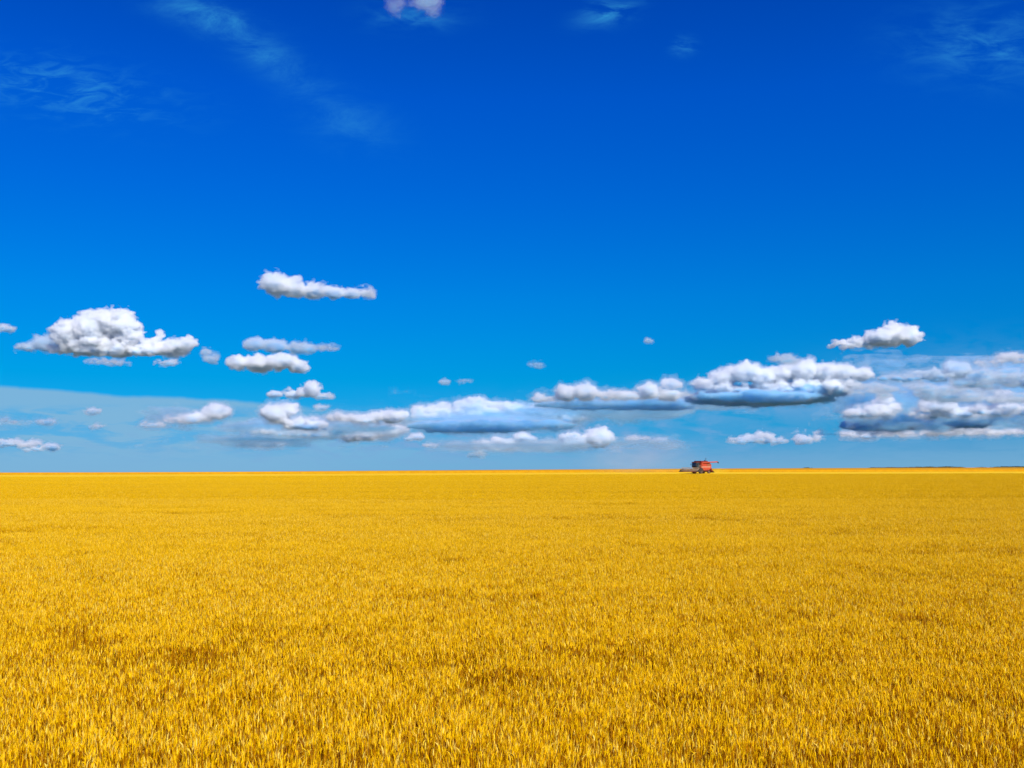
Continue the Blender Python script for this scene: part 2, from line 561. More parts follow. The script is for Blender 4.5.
p = grid_pts(1.5, 62, 0.96, 4, 0.12)
hn = lattice_noise(p[:, 0] * 0.28, p[:, 1], 2.2, 1) * 0.7 + lattice_noise(p[:, 0], p[:, 1], 1.1, 2) * 0.3
dn = lattice_noise(p[:, 0] * 0.45, p[:, 1], 1.5, 3) * 0.42 + rs.rand(len(p)) * 0.58
idx = np.clip(np.searchsorted([0.44, 0.56, 0.66, 0.75, 0.83], dn), 0, 5)
z = ground_z(p[:, 0], p[:, 1])
pts3 = np.column_stack([p, z])
rot = np.column_stack([(hn - 0.5) * 0.10, (lattice_noise(p[:, 0], p[:, 1], 4, 7) - 0.5) * 0.16 , rs.randint(0, 4, len(p)) * (math.pi / 2) + rs.uniform(-0.2, 0.2, len(p))])
s = 0.95 + 0.18 * hn - 0.05 * (idx >= 4)
scatter('wheat', pts3, rot, np.column_stack([np.ones(len(p)), np.ones(len(p)), s]), idx, near_c,
        'ripe golden wheat standing thick across the whole foreground', 'wheat')
p = grid_pts(62, D1, 2.9, 25, 0.3)
hn = lattice_noise(p[:, 0] * 0.18, p[:, 1], 8, 4) * 0.6 + lattice_noise(p[:, 0] * 0.3, p[:, 1], 25, 9) * 0.4
z = ground_z(p[:, 0], p[:, 1])
rot = np.column_stack([rs.uniform(-.02, .02, (len(p), 2)), rs.randint(0, 4, len(p)) * (math.pi / 2) + rs.uniform(-0.2, 0.2, len(p))])
P3 = np.column_stack([p, z]); RT = rot; HH = hn
scatter('wheat_beyond', P3, RT, np.column_stack([np.ones(len(P3)), np.ones(len(P3)), 0.90 + 0.18 * HH]), rs.randint(0, 4, len(P3)), far_c,
        'smooth golden wheat of the middle distance up to the harvester', 'wheat')

# ------------------------------------------------------------------ clouds
DROPLET = (0.993, 0.996, 0.998, 1)         # thin edges and tops
BASE_SHADE = (0.36, 0.78, 0.965, 1)           # blue shade of the flat bases, put into the droplet colour
SHEET = (0.68, 0.89, 0.97, 1)            # thin stratus, blue of the distant air mixed into its colour
GREY = (0.90, 0.955, 0.985, 1)           # thicker layers, airlight and shade tinted into their colour
def cloud_mat(name, density, skin=0.0, colour=None, aniso=0.3):
    m, t = new_mat(name)
    o = t.nodes.new('ShaderNodeOutputMaterial')
    v = t.nodes.new('ShaderNodeVolumePrincipled')
    v.inputs['Color'].default_value = colour or DROPLET
    v.inputs['Density'].default_value = density
    v.inputs['Anisotropy'].default_value = aniso
    t.links.new(v.outputs[0], o.inputs['Volume'])
    if skin:
        tr = t.nodes.new('ShaderNodeBsdfTransparent'); d = t.nodes.new('ShaderNodeBsdfDiffuse')
        d.inputs[0].default_value = (0.9, 0.9, 0.9, 1)
        mx = t.nodes.new('ShaderNodeMixShader'); mx.inputs[0].default_value = skin
        t.links.new(tr.outputs[0], mx.inputs[1]); t.links.new(d.outputs[0], mx.inputs[2])
        t.links.new(mx.outputs[0], o.inputs['Surface'])
    return m

def axis_matrix(n, cell, vox, seed_off):
    """rows interpolate a random lattice of spacing CELL at N samples spaced VOX"""
    t = np.arange(n) * vox / cell + seed_off
    i = np.floor(t).astype(int); f = ssp(t - i)
    m = int(i.max()) + 2
    A = np.zeros((n, m), np.float32)
    A[np.arange(n), i] = 1 - f; A[np.arange(n), i + 1] += f
    return A

def vnoise(shape, vox, cell, rs, aspect=(1, 1, 1)):
    A = [axis_matrix(shape[k], cell * aspect[k], vox[k], rs.rand()) for k in range(3)]
    G = rs.rand(A[0].shape[1], A[1].shape[1], A[2].shape[1]).astype(np.float32)
    r = np.tensordot(A[0], G, (1, 0))            # n0,m1,m2
    r = np.tensordot(r, A[1], (1, 1))            # n0,m2,n1
    r = np.tensordot(r, A[2], (1, 1))            # n0,n1,n2
    return r

BASE_ALT = 1100.0
def cloud(name, blobs, base=None, sig=0.45, label='', seed=0, vox=None, puff=1.0, group=None, D=None, wisp=0.0, skin=0.02, brk=0.0, env=0.8, core=(0.3, 4.0), plain=False, hue=None, dist_k=1.0, cat='cloud'):
    rs = np.random.RandomState(seed)
    rnd = random.Random(seed)
    ymax = max(b[1] + b[3] for b in blobs)
    bs = base if base is not None else ymax
    D = D or min(46000.0, BASE_ALT * FPX / max(8.0, EYE_Y - bs)) * dist_k
    ext = max(b[0] + b[2] for b in blobs) - min(b[0] - b[2] for b in blobs)
    vox = vox or (0.55 if ext < 60 else 0.7 if ext < 130 else 0.9)
    # spheres and ellipsoids in view units: x right, y depth, z up
    ell = []
    for (x, y, rx, ry) in blobs:
        rd = min(rx, max(ry * 1.6, rx * 0.7))
        if plain:
            ell.append((x, 0.0, -y, rx, rd, ry)); k2 = 0
        elif rx > 2.3 * ry:
            # a drawn-out layer: many small lumps side by side instead of one lens
            for _ in range(int(4 + 8.0 * rx / ry)):
                th = rnd.uniform(0, 2 * math.pi); q = math.sqrt(rnd.random())
                ex = math.cos(th) * q; ez = math.sin(th) * q * 0.62
                taper = math.sqrt(max(0.06, 1 - ex * ex))
                rr_ = ry * rnd.uniform(0.32, 0.66) * (0.35 + 0.65 * taper)
                ell.append((x + ex * rx * .95, rnd.uniform(-0.6, 0.6) * rd * taper, -y + ez * ry - 0.12 * ry, rr_ * rnd.uniform(1.3, 2.8), rr_ * 1.6, rr_))
            k2 = int(0.5 * rx * puff)
        else:
            ell.append((x, rnd.uniform(-0.3, 0.3) * rd, -y, rx * 0.93, rd, ry * 0.93))
            k2 = int(10 + 1.2 * rx * puff) if puff > 0 else 0
        for _ in range(min(k2, 46)):
            th = rnd.uniform(0, 2 * math.pi); ph = math.asin(rnd.uniform(-0.25, 1.0))
            ux, uy, uz = math.cos(ph) * math.cos(th), math.cos(ph) * math.sin(th), math.sin(ph)
            r2 = ry * rnd.uniform(0.22, 0.42)
            cx, cy_, cz = x + rx * 0.84 * ux, rd * 0.84 * uy, -y + ry * 0.84 * uz
            ell.append((cx, cy_, cz, r2 * 1.15, r2 * 1.1, r2))
            if r2 > 1.6:
                for _ in range(5):
                    th3 = rnd.uniform(0, 2 * math.pi); ph3 = math.asin(rnd.uniform(-0.2, 1.0))
                    r3 = r2 * rnd.uniform(0.28, 0.45)
                    ell.append((cx + r2 * .95 * math.cos(ph3) * math.cos(th3), cy_ + r2 * .95 * math.cos(ph3) * math.sin(th3), cz + r2 * .95 * math.sin(ph3), r3, r3, r3))
    E_ = np.array(ell)
    pad = 3.0 + env
    lo = (E_[:, :3] - E_[:, 3:]).min(0) - pad; hi = (E_[:, :3] + E_[:, 3:]).max(0) + pad
    vx = np.array([vox, vox * 1.6, vox])
    sh = np.ceil((hi - lo) / vx).astype(int) + 1
    ax = [lo[k] + np.arange(sh[k]) * vx[k] for k in range(3)]
    F = np.full(sh, 9.0, np.float32)
    for (cx, cy_, cz, rx, rd, rz) in ell:
        m_ = 7.0
        s_ = []
        for k, (c_, r_) in enumerate(((cx, rx), (cy_, rd), (cz, rz))):
            a = max(0, int((c_ - r_ * 1.15 - m_ - lo[k]) / vx[k])); b = min(sh[k], int((c_ + r_ * 1.15 + m_ - lo[k]) / vx[k]) + 2)
            s_.append(slice(a, b))
        gx = ((ax[0][s_[0]] - cx) / rx)[:, None, None]; gy = ((ax[1][s_[1]] - cy_) / rd)[None, :, None]; gz = ((ax[2][s_[2]] - cz) / rz)[None, None, :]
        k0 = np.sqrt(gx * gx + gy * gy + gz * gz)
        k1 = np.sqrt((gx / rx) ** 2 + (gy / rd) ** 2 + (gz / rz) ** 2) + 1e-6
        d = (k0 * (k0 - 1) / k1).astype(np.float32)
        sub = F[s_[0], s_[1], s_[2]]
        # smooth union
        kk = 0.8
        h = np.clip(0.5 + 0.5 * (sub - d) / kk, 0, 1)
        F[s_[0], s_[1], s_[2]] = sub * (1 - h) + d * h - kk * h * (1 - h)
    ryt = np.mean([b[3] for b in blobs])
    amp = min(3.6, 0.26 * ryt + 0.7) * (0.9 if plain else 1.0)
    asp = (1.5, 1.3, 1.0) if not wisp else (2.4, 1.6, 1.0)
    for cell, a in ((13, 0.35), (6.5, 0.85), (3.4, 0.8), (1.8, 0.5)):
        nz = vnoise(sh, vx, cell, rs, asp)
        F += (amp * a * (1 + wisp)) * (0.40 - np.abs(nz - 0.5) * 2)
    if brk:
        nz = vnoise(sh, vx, 15, rs, (1.7, 1.2, 0.62)) * 0.62 + vnoise(sh, vx, 6, rs, (1.8, 1.2, 0.7)) * 0.38
        F += brk * (ryt * 0.9 + 2.0) * (nz - 0.47) * 2.6
    if base is not None:
        bn = vnoise(sh, vx, 12, rs, (2.5, 1, 1)) * 1.4 + vnoise(sh, vx, 4, rs, (2, 1, 1)) * 0.8
        F = np.maximum(F, (-base - ax[2])[None, None, :] + bn - 1.1)
    fray = (vnoise(sh, vx, 4.5, rs, (1.8, 1.3, 1)) - 0.5) * 2.6 + (vnoise(sh, vx, 1.9, rs, (1.6, 1.3, 1)) - 0.5) * 2.2
    dens = sig * (1.0 if plain else 1.3) / (D / FPX)
    rise = np.clip((ax[2] + ymax - 1.0) / 7.0, 0, 1)[None, None, :].astype(np.float32)  # keeps the shade-tinted core close to the base, deeper under the top
    mats, pvs, qs, mi, off = [], [], [], [], 0
    # nested shells of droplets: thin fringe, veil, thicker billows, shade-blue base
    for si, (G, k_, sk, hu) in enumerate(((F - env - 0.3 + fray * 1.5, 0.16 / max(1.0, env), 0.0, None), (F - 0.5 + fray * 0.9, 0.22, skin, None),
                                      (F + 0.5 + fray * 0.45, 0.75, 0.0, None), (F + core[0] + (core[1] - core[0]) * rise, 1.6, 0.0, BASE_SHADE))):
        for k in range(3):     # close the hull at the grid's border
            sl = [slice(None)] * 3
            for e_ in (0, -1):
                sl[k] = e_; G[tuple(sl)] = 3.0
        g = openvdb.FloatGrid(3.0)
        g.copyFromArray(np.ascontiguousarray(np.clip(G, -3, 3), dtype=np.float32))
        pv_, q_ = g.convertToQuads(isovalue=0.0)
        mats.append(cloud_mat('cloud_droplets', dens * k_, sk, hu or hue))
        if len(q_):
            pvs.append(pv_); qs.append(np.asarray(q_).astype(np.int64) + off); mi.append(np.full(len(q_), si, np.int32)); off += len(pv_)
    if not qs:
        print('EMPTY CLOUD', name, label); return None
    pv = np.concatenate(pvs); quads = np.concatenate(qs); mi = np.concatenate(mi)
    P = lo + pv * vx
    # view units -> metres at the cloud's own distance
    c, s = math.cos(PITCH), math.sin(PITCH)
    a = (P[:, 0] - 512) / FPX; b = (384 + P[:, 2]) / FPX
    yy = c - b * s
    sc = D / yy
    Wp = np.column_stack([a * sc, D + P[:, 1] * D / FPX, EYE.z + (s + b * c) * sc])
    ctr = Wp.mean(0)
    o = mesh_obj(name, (Wp - ctr).astype(np.float32), quads.astype(np.int32), mats, smooth_shade=True)
    o.data.polygons.foreach_set('material_index', mi)
    o.location = Vector([float(q_) for q_ in ctr])
    tag(o, label, cat, group)
    return o

CLOUDS = [
 # label, blobs, base, sig, opts
 ('largest white cumulus heap on the left with a tall domed top', [(70,336,17,15),(92,331,18,17),(114,326,20,16),(130,336,13,13),(100,345,38,10),(150,347,20,8),(160,337,4,6),(176,346,14,8),(187,344,9,8),(72,348,24,6),(125,349,30,7.5),(165,350,26,5)], 356, .5, {}),
 ('grey pointed lobe touching the left side of the tallest cumulus', [(44,342,11,7),(28,346,13,4.5),(46,348,9,4)], 352, .22, dict(dist_k=1.05, brk=0.25, hue=GREY)),
 ('thin flat scrap just under the domed cumulus on the left', [(108,361.5,26,3)], 365, .18, dict(dist_k=1.03, brk=0.40)),
 ('short ragged scrap under the right end of the domed cumulus', [(165,362,14,4)], 366, .25, dict(dist_k=.97, brk=0.45)),
 ('grey trailing tuft between the domed cumulus and the paired clouds', [(205,351,7,6),(212,360,8,6)], None, .14, dict(wisp=.4, brk=0.30, hue=GREY)),
 ('small white cloud cut by the left edge above the pointed grey lobe', [(2,328,13,3.2)], 331, .3, {}),
 ('lone pale lilac cloud with a long tapering right tail, high left of centre', [(275,285,14,12),(294,288,13,10),(315,291,15,8),(333,293,14,7),(352,294,12,6),(366,293,10,5.5)], 300, .26, dict(brk=0.17)),
 ('upper grey cloud of the stacked pair left of centre, drawn out to the right', [(255,345,12,7),(275,346,14,7),(300,347,16,5),(325,347,15,2.5)], 353, .17, dict(dist_k=1.06, brk=0.25, hue=GREY)),
 ('lower rounded white cloud of the stacked pair left of centre', [(238,363,11,8),(258,364,16,9),(282,362,16,9),(297,366,12,7)], 375, .42, {}),
 ('small peaked white cloud below the stacked pair', [(275,394,9,4),(298,392,14,6),(312,389,9,8),(322,395,11,3.5)], 398, .4, dict(brk=0.15)),
 ('tiny faint puff under the small peaked cloud', [(321,407,8,3.2)], 410, 0.3, {}),
 ('white capped cloud with a ragged left tail in the pale band on the left', [(217,412,14,8),(195,417,15,6),(178,419,16,5),(155,424,18,3)], 427, 0.38, dict(brk=0.20, env=3.0)),
 ('white mound with a loose right flank above the horizon left of centre', [(276,415,15,10),(290,410,9,6.5),(303,423,20,7),(318,425,12,5)], 430, 0.5, dict(brk=0.15, env=3.0)),
 ('long flat bar of cloud under the white mound left of centre', [(302,433,28,4.5),(270,431,20,2.5)], 437, .26, dict(brk=0.45, env=3.0)),
 ('low tapering bank with a bumpy left end, lowest cloud left of centre', [(265,443,26,4.5),(248,439,8,5.5)], 447, 0.34, dict(brk=0.20, env=3.0)),
 ('bright ragged streamer whose right tip rises, just left of centre', [(342,418,15,4),(365,420,16,5),(378,417,10,5),(392,418,14,7),(402,414,8,4)], 425, 0.5, dict(brk=0.25, env=3.0)),
 ('blocky white cloud under the ragged streamer, just left of centre', [(352,434,14,8),(368,435,13,7),(386,432,14,9),(400,430,9,6)], 442, 0.45, dict(brk=0.15, env=3.0)),
 ('broad white topped cloud with a long flat grey base at the centre', [(420,415,9,9),(445,411,22,8),(482,406,26,8.5),(508,408,22,6),(465,417,48,7),(505,419,34,5),(545,410,32,5),(565,418,28,4)], 426, .30, dict(vox=.8, brk=0.25, env=3.0)),
 ('billowing bank right of centre that leads up to the largest right hand cloud', [(545,398,14,5),(565,395,13,8),(585,392,14,9),(620,394,26,6),(648,391,12,9),(672,393,22,6),(674,384,12,6)], 401, .30, dict(vox=.8, brk=0.28, env=3.0)),
 ('flat shaded shelf beneath the billowing bank right of centre', [(585,405,52,4.5),(650,404,48,5)], 409, .16, dict(D=20500, env=2.4, plain=True, brk=.45, core=(-0.4, 0.2), hue=GREY)),  # the bank's underside as a layer, blue shade in its colour
 ('longest cloud on the right with a bright knobbly crest', [(705,383,15,6),(725,377,17,8),(745,373,18,10),(760,377,16,9),(780,374,19,9),(800,371,17,10),(811,363,5,6),(825,373,16,9),(842,372,15,8),(860,374,14,7),(730,387,30,5),(780,387,40,6),(830,385,35,6)], 393, .42, dict(vox=.85, D=18000, env=1.6)),
 ('smooth shaded slab hanging under the bright knobbly crest', [(758,398,74,7.5),(800,391,52,8)], 406, .18, dict(vox=.85, D=18350, env=2.0, plain=True, brk=.30, core=(-0.4, 0.2), hue=GREY)),  # the crest's dark base as its own slab, tinted shade-blue
 ('faint shaded shelf under the broad flat cloud at the centre', [(478,426,70,6),(530,425,50,4)], 432, .15, dict(D=26500, env=2.4, plain=True, brk=.45, core=(-0.4, 0.2), hue=GREY)),  # underside of the central cloud, shade coloured in
 ('dim shaded shelf low in the crowded bank at the right', [(895,424,52,6.5),(950,423,50,6),(1000,418,40,6)], 430, .18, dict(D=27500, env=2.4, plain=True, brk=.40, core=(-0.4, 0.2), hue=GREY)),  # lower shade of the bank as a blue-tinted layer
 ('grey rounded puff rising behind the bright knobbly crest', [(786,359,15,6.5)], 364, .12, dict(dist_k=1.15, brk=0.30, hue=GREY)),
 ('white wedge of cloud with a thin dark left tail, high on the right', [(895,335,16,12),(910,337,11,10),(880,339,18,9),(862,343,14,6),(845,345,20,4)], 348, .42, dict(brk=0.15)),
 ('grey domed cloud above the crowded bank at the right', [(957,370,15,9),(935,375,32,6),(905,377,28,4)], 382, 0.26, dict(brk=0.25, env=3.0, hue=GREY)),
 ('pale streamer cut by the right edge, highest of the crowded bank', [(1012,359,20,6),(990,363,16,4)], 366, .2, dict(brk=0.35, env=3.0)),
 ('wide grey bank cut by the right edge under the pale streamer', [(1000,378,48,11),(1040,380,30,14)], 390, .12, dict(brk=0.45, env=3.0, hue=GREY)),
 ('soft grey middle layer of the crowded bank at the right', [(895,389,48,9),(960,392,52,9),(1015,398,30,9)], 402, .10, dict(brk=0.50, env=3.0, hue=GREY)),
 ('round headed clump with a dark sloping base in the crowded bank', [(885,399,8,6),(878,411,26,8),(860,413,16,6)], 420, 0.34, dict(brk=0.25, env=3.0)),
 ('puffy clump in the middle of the crowded bank at the right', [(940,407,20,9),(925,413,20,6),(965,411,24,7)], 420, 0.34, dict(brk=0.30, env=3.0)),
 ('bright nub and grey flank at the right edge of the crowded bank', [(1003,398,9,6),(1005,409,34,7)], 416, 0.36, dict(brk=0.30, env=3.0)),
 ('long pale bar along the bottom of the crowded bank at the right', [(860,434,22,5),(900,433,24,4),(955,430,38,6),(1000,431,32,4),(990,424,14,3.5)], 439, 0.4, dict(brk=0.20, env=3.0)),
 ('tiny grey puff left of its fainter twin, above the centre cloud', [(445,382,7,3.4)], 385, .2, dict(hue=GREY)),
 ('faint flat puff beside the tiny grey puff above the centre cloud', [(465,381,8,2.4)], 384, .10, dict(brk=0.30, hue=GREY)),
 ('small bluish puff alone above the billowing bank right of centre', [(537,365,9,3.4)], 369, .09, dict(hue=GREY)),
 ('smallest pinkish puff alone in the blue, right of centre', [(649,341,5,2.8)], 344, .16, dict(hue=GREY)),
 ('round white puff standing by itself low over the horizon', [(599,438,14,10.5)], 449, .36, {}),
 ('loose white clump touching the left of the round low puff', [(572,439,18,6.5),(545,444,20,4.5)], 449, 0.32, dict(brk=0.30, env=3.0)),
 ('curled pair of streaks low over the horizon at the centre', [(505,440,14,6),(485,444,12,5),(500,448,20,3)], 450, 0.36, dict(brk=0.35, env=3.0)),
 ('small bright bar low at the centre, left of the curled streaks', [(430,445,8,2.8)], 448, 0.4, dict(brk=0.25)),
 ('dim low puff just over the horizon under the curled streaks', [(478,454,9,3.8)], 458, .14, {}),
 ('dim small puff between the bright bar and the curled streaks', [(457,444,10,3)], 447, .12, {}),
 ('white pointed cloud low over the horizon, above the harvester', [(760,437,16,6),(742,440,14,3.5),(778,440,10,3)], 444, .26, dict(brk=0.30)),
 ('low ragged puff right of the pointed cloud above the harvester', [(802,438,10,8),(816,436,7,6)], 446, .2, dict(brk=0.40)),
 ('faint crumbling puff right of the round low puff', [(660,440,9,3.5),(638,438,12,3)], 444, .14, dict(brk=0.45)),
 ('low white puff against the left edge of the view', [(8,443,11,4)], 448, .26, dict(brk=0.30)),
 ('long low puff second from the left edge', [(31,446,13,5)], 451, 0.36, dict(brk=0.30)),
 ('small low puff third from the left edge', [(52,447,9,4)], 451, .22, dict(brk=0.25)),
 ('faint grey heap in the pale band near the left edge', [(40,421,18,4),(8,421,18,4)], 426, .14, dict(brk=0.45, env=3.0, hue=GREY)),
 ('little white puff at the top of the pale band on the left', [(93,411,9,4)], 415, .18, {}),
 ('thin white dash in the pale band below the little puff', [(98,426,8,2.4)], 429, .2, dict(brk=0.25)),
 ('smaller left tuft of the two soft tufts at the top edge', [(394,6,9,9)], None, .020, dict(wisp=.3, brk=0.30, env=3.0)),
 ('right and wider of the two soft tufts at the top edge', [(428,3,18,10),(433,13,10,7),(412,1,10,4)], None, .022, dict(wisp=.3, brk=0.30, env=3.0)),
 ('small bright puff on top of the thin sheet, between the white mound and the streamer', [(325,434,8,5),(334,436,7,4)], 440, .4, dict(brk=.2)),
 ('small crisp puff low under the left end of the broad central cloud', [(418,437,7,3.2),(409,438,6,2.4)], 440, .4, dict(brk=.2)),
 ('little bright heap under the middle of the broad central cloud', [(522,437,8,4.5),(531,439,6,3)], 442, .4, dict(brk=.2)),
 ('round bright knob poking up within the crowded bank at the right', [(884,398,6,5),(880,403,9,5)], 408, .45, dict(brk=.1, D=24000)),
 ('small white knob near the right edge within the crowded bank', [(1004,396,7,5),(996,400,8,4)], 405, .45, dict(brk=.1, D=24000)),
 ('thin translucent sheet that ties the crowded bank together at the right', [(925,402,92,27),(995,395,55,34)], 438, .030, dict(D=26500, env=2.5, plain=True, brk=.85, core=(4, 7), vox=1.1, hue=SHEET)),
 ('thin translucent sheet behind the flat clouds at the centre', [(485,421,85,10),(600,411,95,9),(700,403,60,8)], 428, .042, dict(D=27500, env=3.0, plain=True, brk=.9, core=(4, 7), vox=1.1, hue=SHEET)),
 ('thin translucent sheet behind the white mound left of centre', [(310,428,95,11),(255,440,55,8),(180,418,40,9)], 447, .036, dict(D=40000, env=3.0, plain=True, brk=1.0, core=(4, 7), vox=1.1, hue=SHEET)),
 ('thin low translucent sheet behind the round puff near the horizon', [(520,446,90,6),(640,442,50,4)], 452, .026, dict(D=45500, env=3.0, plain=True, brk=1.15, core=(4, 7), vox=1.1, hue=SHEET)),
]
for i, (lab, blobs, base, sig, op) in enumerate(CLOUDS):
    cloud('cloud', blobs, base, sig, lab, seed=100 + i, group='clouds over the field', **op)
# ------------------------------------------------------------------ combine harvester
class MB:
    def __init__(self):
        self.v, self.f = [], []
    def add(self, vs, fs):
        b = len(self.v)
        self.v += [Vector(v) for v in vs]; self.f += [tuple(b + i for i in f) for f in fs]
        return self
    def box(self, x0, x1, y0, y1, z0, z1, taper=0.0):
        t = taper
        vs = [(x0, y0, z0), (x1, y0, z0), (x1, y1, z0), (x0, y1, z0), (x0 + t, y0 + t, z1), (x1 - t, y0 + t, z1), (x1 - t, y1 - t, z1), (x0 + t, y1 - t, z1)]
        return self.add(vs, [(3, 2, 1, 0), (4, 5, 6, 7), (0, 1, 5, 4), (1, 2, 6, 5), (2, 3, 7, 6), (3, 0, 4, 7)])
    def prism(self, prof, y0, y1):
        """profile in x,z extruded across the machine"""
        n = len(prof)
        vs = [(x, y0, z) for x, z in prof] + [(x, y1, z) for x, z in prof]
        fs = [tuple(range(n)), tuple(range(2 * n - 1, n - 1, -1))] + [(i, i + n, (i + 1) % n + n, (i + 1) % n) for i in range(n)]
        return self.add(vs, fs)
    def tube(self, p0, p1, r0, r1=None, n=14, cap=True):
        r1 = r0 if r1 is None else r1
        p0, p1 = Vector(p0), Vector(p1); d = (p1 - p0).normalized()
        a = d.orthogonal().normalized(); b = d.cross(a)
        vs = [p + (a * math.cos(6.28318 * k / n) + b * math.sin(6.28318 * k / n)) * r for p, r in ((p0, r0), (p1, r1)) for k in range(n)]
        fs = [(k, (k + 1) % n, (k + 1) % n + n, k + n) for k in range(n)]
        if cap: fs += [tuple(range(n - 1, -1, -1)), tuple(range(n, 2 * n))]
        return self.add(vs, fs)
    def lathe_y(self, c, prof, n=36):
        """profile (radius, y) revolved about an axle along y at c"""
        vs = [(c[0] + r * math.cos(6.28318 * k / n), c[1] + y, c[2] + r * math.sin(6.28318 * k / n)) for r, y in prof for k in range(n)]
        m = len(prof)
        fs = [(j * n + k, j * n + (k + 1) % n, (j + 1) * n + (k + 1) % n, (j + 1) * n + k) for j in range(m - 1) for k in range(n)]
        return self.add(vs, fs)
    def build(self, name, mat, parent, bevel=0.0, shade=False):
        o = mesh_obj(name, self.v, self.f, mat, parent)
        me = o.data
        bm = bmesh.new(); bm.from_mesh(me); bmesh.ops.recalc_face_normals(bm, faces=bm.faces)
        if bevel:
            bmesh.ops.bevel(bm, geom=list(bm.edges), offset=bevel, segments=2, affect='EDGES', clamp_overlap=True)
        bm.to_mesh(me); bm.free()
        if shade:
            for p_ in me.polygons: p_.use_smooth = True
        return o

RED = principled('harvester_red_paint', (0.46, 0.052, 0.018), 0.55, noise_scale=1.6, base2=(0.48, 0.08, 0.03), spec=0.5)
DRED = principled('worn_dark_red_paint', (0.20, 0.022, 0.012), 0.6, noise_scale=3, base2=(0.13, 0.03, 0.02))
CREAM = principled('cream_band_paint', (0.70, 0.40, 0.25), 0.5, noise_scale=3, base2=(0.6, 0.45, 0.3))
STEEL = principled('bare_dusty_steel', (0.33, 0.29, 0.24), 0.5, 0.6, noise_scale=4, base2=(0.25, 0.2, 0.14))
BLACK = principled('black_paint', (0.03, 0.03, 0.03), 0.5, noise_scale=4, base2=(0.05, 0.04, 0.03))
RUBBER = principled('dusty_rubber', (0.035, 0.032, 0.03), 0.85, noise_scale=5, base2=(0.10, 0.075, 0.045))
GLASS = principled('tinted_cab_glass', (0.03, 0.045, 0.045), 0.08, spec=0.8)
LAMP = principled('lamp_glass', (0.8, 0.8, 0.75), 0.15, spec=0.8)
STRAWRED = principled('dusty_header_paint', (0.45, 0.13, 0.07), 0.6, noise_scale=2, base2=(0.40, 0.25, 0.12))
REEL = principled('pale_reel_bars', (0.62, 0.50, 0.36), 0.5, noise_scale=2, base2=(0.5, 0.38, 0.22))
RIM = principled('dusty_rim_paint', (0.34, 0.20, 0.12), 0.6, noise_scale=3, base2=(0.22, 0.13, 0.07))
GRAIN = principled('grain', (0.75, 0.45, 0.06), 0.9, noise_scale=20, base2=(0.6, 0.33, 0.04))

PX_C, D_C = 700.0, 312.0
cx = (PX_C - 512) / FPX * D_C
root = bpy.data.objects.new('combine_harvester', None)
col.objects.link(root)
root.location = (cx, D_C, float(ground_z(cx, D_C)) + 0.05)
root.rotation_euler = (0, 0, math.pi + R(35))          # heads left and a little towards the camera
root.scale = (1, 1, 1)
tag(root, 'red combine harvester with folded unloading pipe cutting the far edge of the wheat', 'harvester')

body = MB().prism([(-3.0, 1.55), (-2.4, 1.15), (0.9, 1.15), (1.3, 1.5), (1.3, 3.35), (-2.3, 3.35), (-3.15, 2.95), (-3.3, 2.2)], -1.45, 1.45).build('body', RED, root, 0.03)
for s in (-1, 1):
    MB().box(-2.7, 0.95, s * 1.45 - (0.05 if s < 0 else 0), s * 1.45 + (0.05 if s > 0 else 0), 1.95, 2.13).build('cream_band', CREAM, body)
    p_ = MB()
    p_.box(-1.1, 1.05, s * 1.452 - (0.04 if s < 0 else 0), s * 1.452 + (0.04 if s > 0 else 0), 2.2, 3.2)
    p_.build('side_panel', RED, body, 0.015)
    g_ = MB()
    for k in range(7):
        g_.box(-2.6, -1.3, s * 1.455 - (0.05 if s < 0 else 0), s * 1.455 + (0.05 if s > 0 else 0), 2.28 + k * 0.12, 2.34 + k * 0.12)
    g_.build('grille', STRAWRED, body)
    MB().prism([(-2.2, 1.1), (-1.9, 0.75), (0.2, 0.75), (0.6, 1.1)], s * 1.3 - .08, s * 1.3 + .08).build('belt_guard', DRED, body, 0.01)
# grain tank with flared dark extensions
tank = MB().box(-1.5, 1.2, -1.4, 1.4, 3.35, 3.62).build('grain_tank', RED, root, 0.02)
e_ = MB()
for (a, b, c, d) in ((-1.62, -1.5, -1.5, 1.5), (1.2, 1.32, -1.5, 1.5), (-1.5, 1.2, -1.52, -1.4), (-1.5, 1.2, 1.4, 1.52)):
    e_.box(a, b, c, d, 3.55, 3.92)
e_.build('tank_extension', DRED, tank)
MB().box(-1.5, 1.2, -1.4, 1.4, 3.60, 3.72, 0.35).build('grain_heap', GRAIN, tank)
# engine deck, exhaust and air intake
eng = MB().prism([(-3.0, 3.3), (-1.65, 3.3), (-1.65, 3.72), (-2.7, 3.66)], -1.1, 1.1).build('engine_hood', RED, root, 0.03)
ex = MB().tube((-1.2, 1.1, 3.5), (-1.2, 1.1, 4.75), 0.075).build('exhaust_pipe', BLACK, root, shade=False)
MB().tube((-1.2, 1.1, 4.70), (-1.32, 1.1, 4.86), 0.075).build('exhaust_tip', BLACK, ex)
MB().tube((-2.3, -0.5, 3.6), (-2.3, -0.5, 4.05), 0.16).tube((-2.3, -0.5, 4.05), (-2.3, -0.5, 4.16), 0.24).build('air_intake', BLACK, root)
